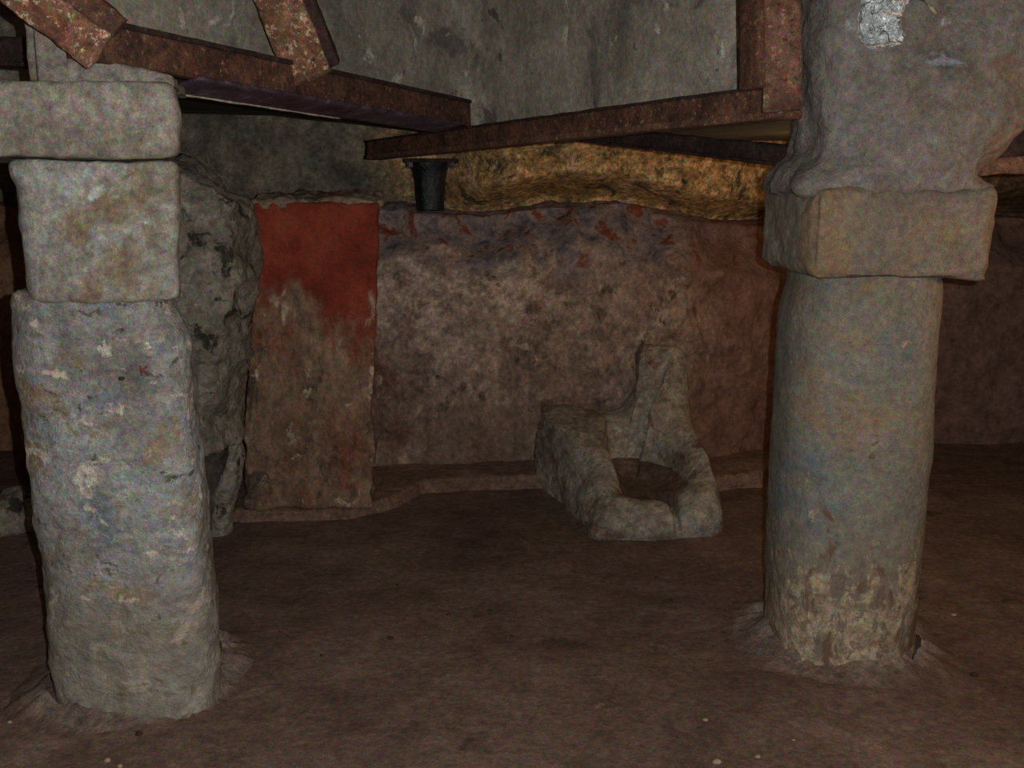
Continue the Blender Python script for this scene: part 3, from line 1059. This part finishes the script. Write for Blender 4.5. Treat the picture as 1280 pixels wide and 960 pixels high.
# A: the left beam on the left pillar
A0, A1 = P(90, 47, 2.62), P(584, 143, 4.42)
A = thing('steel_beam', (A0 + A1) / 2, 'long rusty steel beam from the left pillar to the middle, with a wet purple underside', 'beam', GR)
hA = 0.10
link_mesh('web', bar(A0, A1, 0.05, hA, (0.0, 0.0), n=60, amp=0.005, seed=1), M['rust'], A)
link_mesh('top_flange', bar(A0, A1, 0.07, 0.016, (0.0, hA / 2), n=60, amp=0.003, seed=2), M['rust_dk'], A)
k0 = 0.20
fl = link_mesh('bottom_flange', bar(A0.lerp(A1, k0), A0.lerp(A1, 0.95), 0.13, 0.014, (-0.045, -hA / 2 - 0.004), roll=-0.22, n=60, amp=0.005, seed=3), M['wet'], A)
fl['label'] = 'wet purplish underside plate'
link_mesh('limescale_edge', bar(A0.lerp(A1, k0), A0.lerp(A1, 0.62), 0.012, 0.007, (-0.105, -hA / 2 - 0.032), roll=0.0, n=60, amp=0.004, seed=3), M['edge'], fl)

def beam_at(px):
    lo, hi = 0.0, 1.0
    for _ in range(40):
        m = (lo + hi) / 2
        q = A0.lerp(A1, m) - CAM
        if 640 + F * q.x / (q.y * math.cos(TH) - q.z * math.sin(TH)) < px:
            lo = m
        else:
            hi = m
    return A0.lerp(A1, lo)


# strut rising left from the beam's near end
B0, B1 = P(134, 56, 2.58), P(-14, -60, 2.50)
B = thing('steel_strut', (B0 + B1) / 2, 'rusty strut with white flakes rising into the top left corner of the picture', 'strut', 'rusted struts rising from the beams')
UY = Vector((0, 1, 0))
link_mesh('lit_face', bar(B0, B1, 0.10, 0.03, (0.024, -0.01), n=40, amp=0.006, seed=4, up=UY), M['rust_lit'], B)
link_mesh('side_face', bar(B0, B1, 0.06, 0.05, (-0.050, 0.012), n=40, amp=0.005, seed=5, up=UY), M['rust'], B)  # darker rust than the lit face, shading painted in

# strut lapped onto the middle of the beam
q = beam_at(388)
C0 = P(389, 98, q.y - 0.075)
C1 = P(326, -60, q.y - 0.20)
B = thing('steel_strut', (C0 + C1) / 2, 'orange rusty strut with pale flaking paint, rising from the middle of the left beam', 'strut', 'rusted struts rising from the beams')
link_mesh('lit_face', bar(C0, C1, 0.145, 0.03, (0.0, -0.02), n=40, amp=0.006, seed=6, up=UY), M['rust_lit'], B)
link_mesh('side_face', bar(C0.lerp(C1, 0.04), C1, 0.04, 0.06, (-0.085, 0.015), n=40, amp=0.005, seed=7, up=UY), M['rust_dk'], B)  # near-black rust paints this side of the strut as shaded

# C: the right beam, carrying the left one's end
D0, D1 = P(990, 126, 2.92), P(464, 188, 5.30)
Cb = thing('steel_beam', (D0 + D1) / 2, 'long rusty steel beam from the right masonry to the black post, passing under the other', 'beam', GR)
link_mesh('web', bar(D0, D1, 0.07, 0.08, (0, 0.004), n=60, amp=0.005, seed=8), M['rust'], Cb)
link_mesh('top_flange', bar(D0, D1, 0.08, 0.012, (0, 0.044), n=60, amp=0.003, seed=9), M['rust_dk'], Cb)
o = link_mesh('bottom_flange', bar(D0, D1, 0.085, 0.024, (0, -0.036), n=60, amp=0.003, seed=10), M['rust_md'], Cb)  # lighter rust than the web, painting the flange as lit

# B3: upright at the right end
E0, E1 = P(966, 141, 2.90), P(964, -70, 2.90)
B = thing('steel_post', (E0 + E1) / 2, 'upright rusty steel post on the right beam, beside the grey masonry', 'post')
link_mesh('front_face', bar(E0, E1, 0.108, 0.02, (-0.016, -0.035), n=40, amp=0.005, seed=11, up=UY), M['rust_md'], B)
link_mesh('side_face', bar(E0.lerp(E1, 0.15), E1, 0.022, 0.10, (0.060, 0.01), n=40, amp=0.005, seed=12, up=UY, roll=0.35), M['rust'], B)  # darker rust than the front face, its shade put into the colour

# D: dark beam behind
G0, G1 = P(1010, 197, 3.34), P(726, 166, 4.45)
B = thing('steel_beam', (G0 + G1) / 2, 'short black steel beam behind the right beam, running behind the right masonry', 'beam', GR)
link_mesh('web', bar(G0, G1, 0.05, 0.066, n=40, amp=0.004, seed=13), M['rust_dk'], B)
link_mesh('bottom_flange', bar(G0, G1, 0.08, 0.014, (0, -0.030), n=40, amp=0.003, seed=14), M['rust_dk'], B)

# E: beam at far right
H0, H1 = P(1180, 212, 3.45), P(1420, 196, 3.2)
B = thing('steel_beam', (H0 + H1) / 2, 'rusty steel beam at the right picture edge, above the end of the capital block', 'beam', GR)
link_mesh('web', bar(H0, H1, 0.06, 0.055, n=30, amp=0.006, seed=15), M['rust_md'], B)
link_mesh('top_flange', bar(H0, H1, 0.07, 0.10, (0, 0.075), n=30, amp=0.004, seed=16), M['rust_dk'], B)  # deep black bar standing in for the dark void above the beam

# F: stub of dark beam at far left
I0, I1 = P(-90, 60, 3.4), P(70, 66, 3.3)
B = thing('steel_beam', (I0 + I1) / 2, 'dark steel beam at the left picture edge, running behind the left pillar top', 'beam', GR)
link_mesh('web', bar(I0, I1, 0.05, 0.085, n=20, amp=0.004, seed=17), M['rust_dk'], B)
link_mesh('bottom_flange', bar(I0, I1, 0.09, 0.016, (0, -0.042), n=20, amp=0.003, seed=18), M['rust_dk'], B)

# black post under the right beam's end
pd = 5.27
pt = P(537, 202, pd)
pbz = P(537, 256, pd).z
PO = thing('iron_post', (pt.x, pd, pbz), 'short black iron post with a bolted head plate under the right beam\'s far end', 'post')


def post_fn(u, v):
    a = u * 2 * math.pi
    zz = lerp(pbz - 0.03, pt.z - 0.005, v)
    r = interp([(0, 0.072), (0.2, 0.072), (0.62, 0.078), (0.82, 0.088), (1, 0.108)], v)[0]
    return Vector((pt.x + r * math.cos(a), pd + r * math.sin(a), zz))


bm, rr = grid_surface(post_fn, 28, 20, close_u=True)
bm.faces.new(rr[0])
bm.faces.new(rr[-1])
roughen(bm, 0.004, 12, 4, 3)
link_mesh('stub', bm, M['iron'], PO)
axc = (D1 - D0).normalized()
axc.z = 0
axc.normalize()
pc = Vector((pt.x + 0.01, pd, pt.z + 0.004))
pl = link_mesh('head_plate', bar(pc - Vector((0.135, 0, 0)), pc + Vector((0.135, 0, 0)), 0.22, 0.022, n=20, amp=0.002), M['rust_dk'], PO)
for sx in (-0.105, 0.105):
    for sy in (-0.08, 0.08):
        bb = bmesh.new()
        bmesh.ops.create_cone(bb, cap_ends=True, segments=6, radius1=0.02, radius2=0.018, depth=0.026, matrix=Matrix.Translation(pc + Vector((sx, sy, -0.020))))
        link_mesh('bolt', bb, M['wet'], PO, smooth_shade=False)

# ------------------------------------------------------------------ plastic wrapping on the right masonry
c0, n0 = hit(rmass, 1106, 26)
W = thing('plastic_wrapping', c0, 'crumpled clear plastic wrapping stuck on the masonry at the top right', 'wrapping')
outl = [(-30, 1077, 1143), (0, 1077, 1139), (12, 1076, 1135), (22, 1073, 1130), (36, 1073, 1131), (50, 1077, 1133), (60, 1086, 1131), (66, 1098, 1122)]


def wrap_fn(u, v):
    py = lerp(-30, 66, v)
    l, r = interp(outl, py)
    px = lerp(l, r, u)
    q = P(px, py, c0.y)
    e = math.sin(u * math.pi) ** 0.6 * (1 - smooth(0.80, 1.0, v) * 0.9)
    th = -0.012 + 0.060 * e + 0.030 * e * fbm((px * 0.02, py * 0.02, 0), 3.0, 4, 2) + 0.030 * e * abs(fbm((px * 0.02, py * 0.02, 5), 7.0, 3, 2))
    return Vector((q.x, c0.y + 0.01 - th, q.z))


bm, _ = grid_surface(wrap_fn, 44, 60)
link_mesh('crumpled_sheet', bm, M['plastic'], W)
pts = [Vector((wrap_fn(lerp(0.40, 0.86, i / 9), (17 + 4 * i / 9 + 30) / 96))) + Vector((0, -0.004, 0)) for i in range(10)]
link_mesh('tape_band', tube(pts, 0.005, 8), M['tape'], W)
a0, an = hit(rmass, 1140, -4)
a1, _ = hit(rmass, 1166, 18)
TW = tag(link_mesh('twig', tube([a0 + Vector((0, .01, 0)), a0.lerp(a1, .4) + Vector((0, -.03, 0.004)), a0.lerp(a1, .7) + Vector((0, -.03, 0)), a1 + Vector((0, -.02, 0))], 0.004, 8, [0.0022, 0.003, 0.006, 0.0055]), M['twig'], None, True, a0),
         'short pale twig sticking out of the masonry just right of the plastic wrapping', 'twig')

# ------------------------------------------------------------------ rock at far left and loose bits on the floor
q = on_floor(14, 668)
bm = bmesh.new()
bmesh.ops.create_icosphere(bm, subdivisions=4, radius=0.5)
for v in bm.verts:
    v.co = Vector((v.co.x * 0.34, v.co.y * 0.3, v.co.z * 0.26))
    v.co *= 1 + 0.5 * fbm(v.co, 4, 4, 3)
bmesh.ops.translate(bm, verts=bm.verts, vec=(q.x - 0.02, q.y + 0.1, 0.06))
tag(link_mesh('fallen_rock', bm, M['rubble'], None, True, (q.x - 0.02, q.y + 0.1, 0.0)), 'dark fallen rock on the floor at the left edge behind the left pillar', 'rock')

bits = [(487, 797, 0.010, 'dark'), (595, 770, 0.008, 'dark'), (560, 768, 0.008, 'dark'), (497, 730, 0.006, 'dark'), (612, 762, 0.007, 'dark'), (1218, 846, 0.010, 'dark'), (174, 919, 0.009, 'dark'), (640, 795, 0.006, 'dark'), (820, 722, 0.007, 'dark'), (905, 790, 0.006, 'dark'), (402, 821, 0.006, 'dark'),
        (882, 902, 0.007, 'pale'), (896, 954, 0.009, 'pale'), (992, 928, 0.005, 'pale'), (134, 951, 0.007, 'pale'), (150, 958, 0.006, 'pale'), (1192, 770, 0.007, 'pale'), (947, 948, 0.006, 'pale'), (12, 902, 0.007, 'pale')]
for i, (px, py, r, kind) in enumerate(bits):
    q = on_floor(px, py)
    z0 = floor_z(q.x, q.y)
    bm = bmesh.new()
    bmesh.ops.create_icosphere(bm, subdivisions=2, radius=r)
    for v in bm.verts:
        v.co = Vector((v.co.x * 1.3, v.co.y, v.co.z * 0.7)) * (1 + 0.5 * fbm(v.co, 60, 3, i))
    bmesh.ops.translate(bm, verts=bm.verts, vec=(q.x, q.y, z0 + r * 0.35))
    o = link_mesh('pebble', bm, M['pebble'] if kind == 'dark' else M['pebble_w'], None, True, (q.x, q.y, z0))
    if kind == 'dark':
        tag(o, 'tiny dark pebble lying loose on the earth floor', 'pebble', 'dark pebbles on the floor')
    else:
        tag(o, 'tiny pale pebble lying loose on the earth floor', 'pebble', 'pale pebbles on the floor')

# ------------------------------------------------------------------ light
def point(name, loc, power, col, size):
    ld = bpy.data.lights.new(name, 'POINT')
    ld.energy = power
    ld.color = col
    ld.shadow_soft_size = size
    lo = bpy.data.objects.new(name, ld)
    lo.location = loc
    COL.objects.link(lo)
    return lo


point('camera_flash', (0.06, 0.02, 1.575), 198.0, (1.0, 0.985, 0.95), 0.006)
point('lamp_behind_masonry', P(1080, 262, 4.3), 6.5, (1.0, 0.62, 0.28), 0.04)
point('lamp_right', P(1620, 330, 2.55), 9.0, (1.0, 0.52, 0.20), 0.05)

w = bpy.data.worlds.new('world')
scene.world = w
w.use_nodes = True
w.node_tree.nodes['Background'].inputs[0].default_value = (0.5, 0.5, 0.55, 1)
w.node_tree.nodes['Background'].inputs[1].default_value = 0.012

scene.view_settings.view_transform = 'Standard'
scene.view_settings.look = 'None'
scene.view_settings.gamma = 1.0
scene.view_settings.use_curve_mapping = False
scene.view_settings.exposure = 0.0
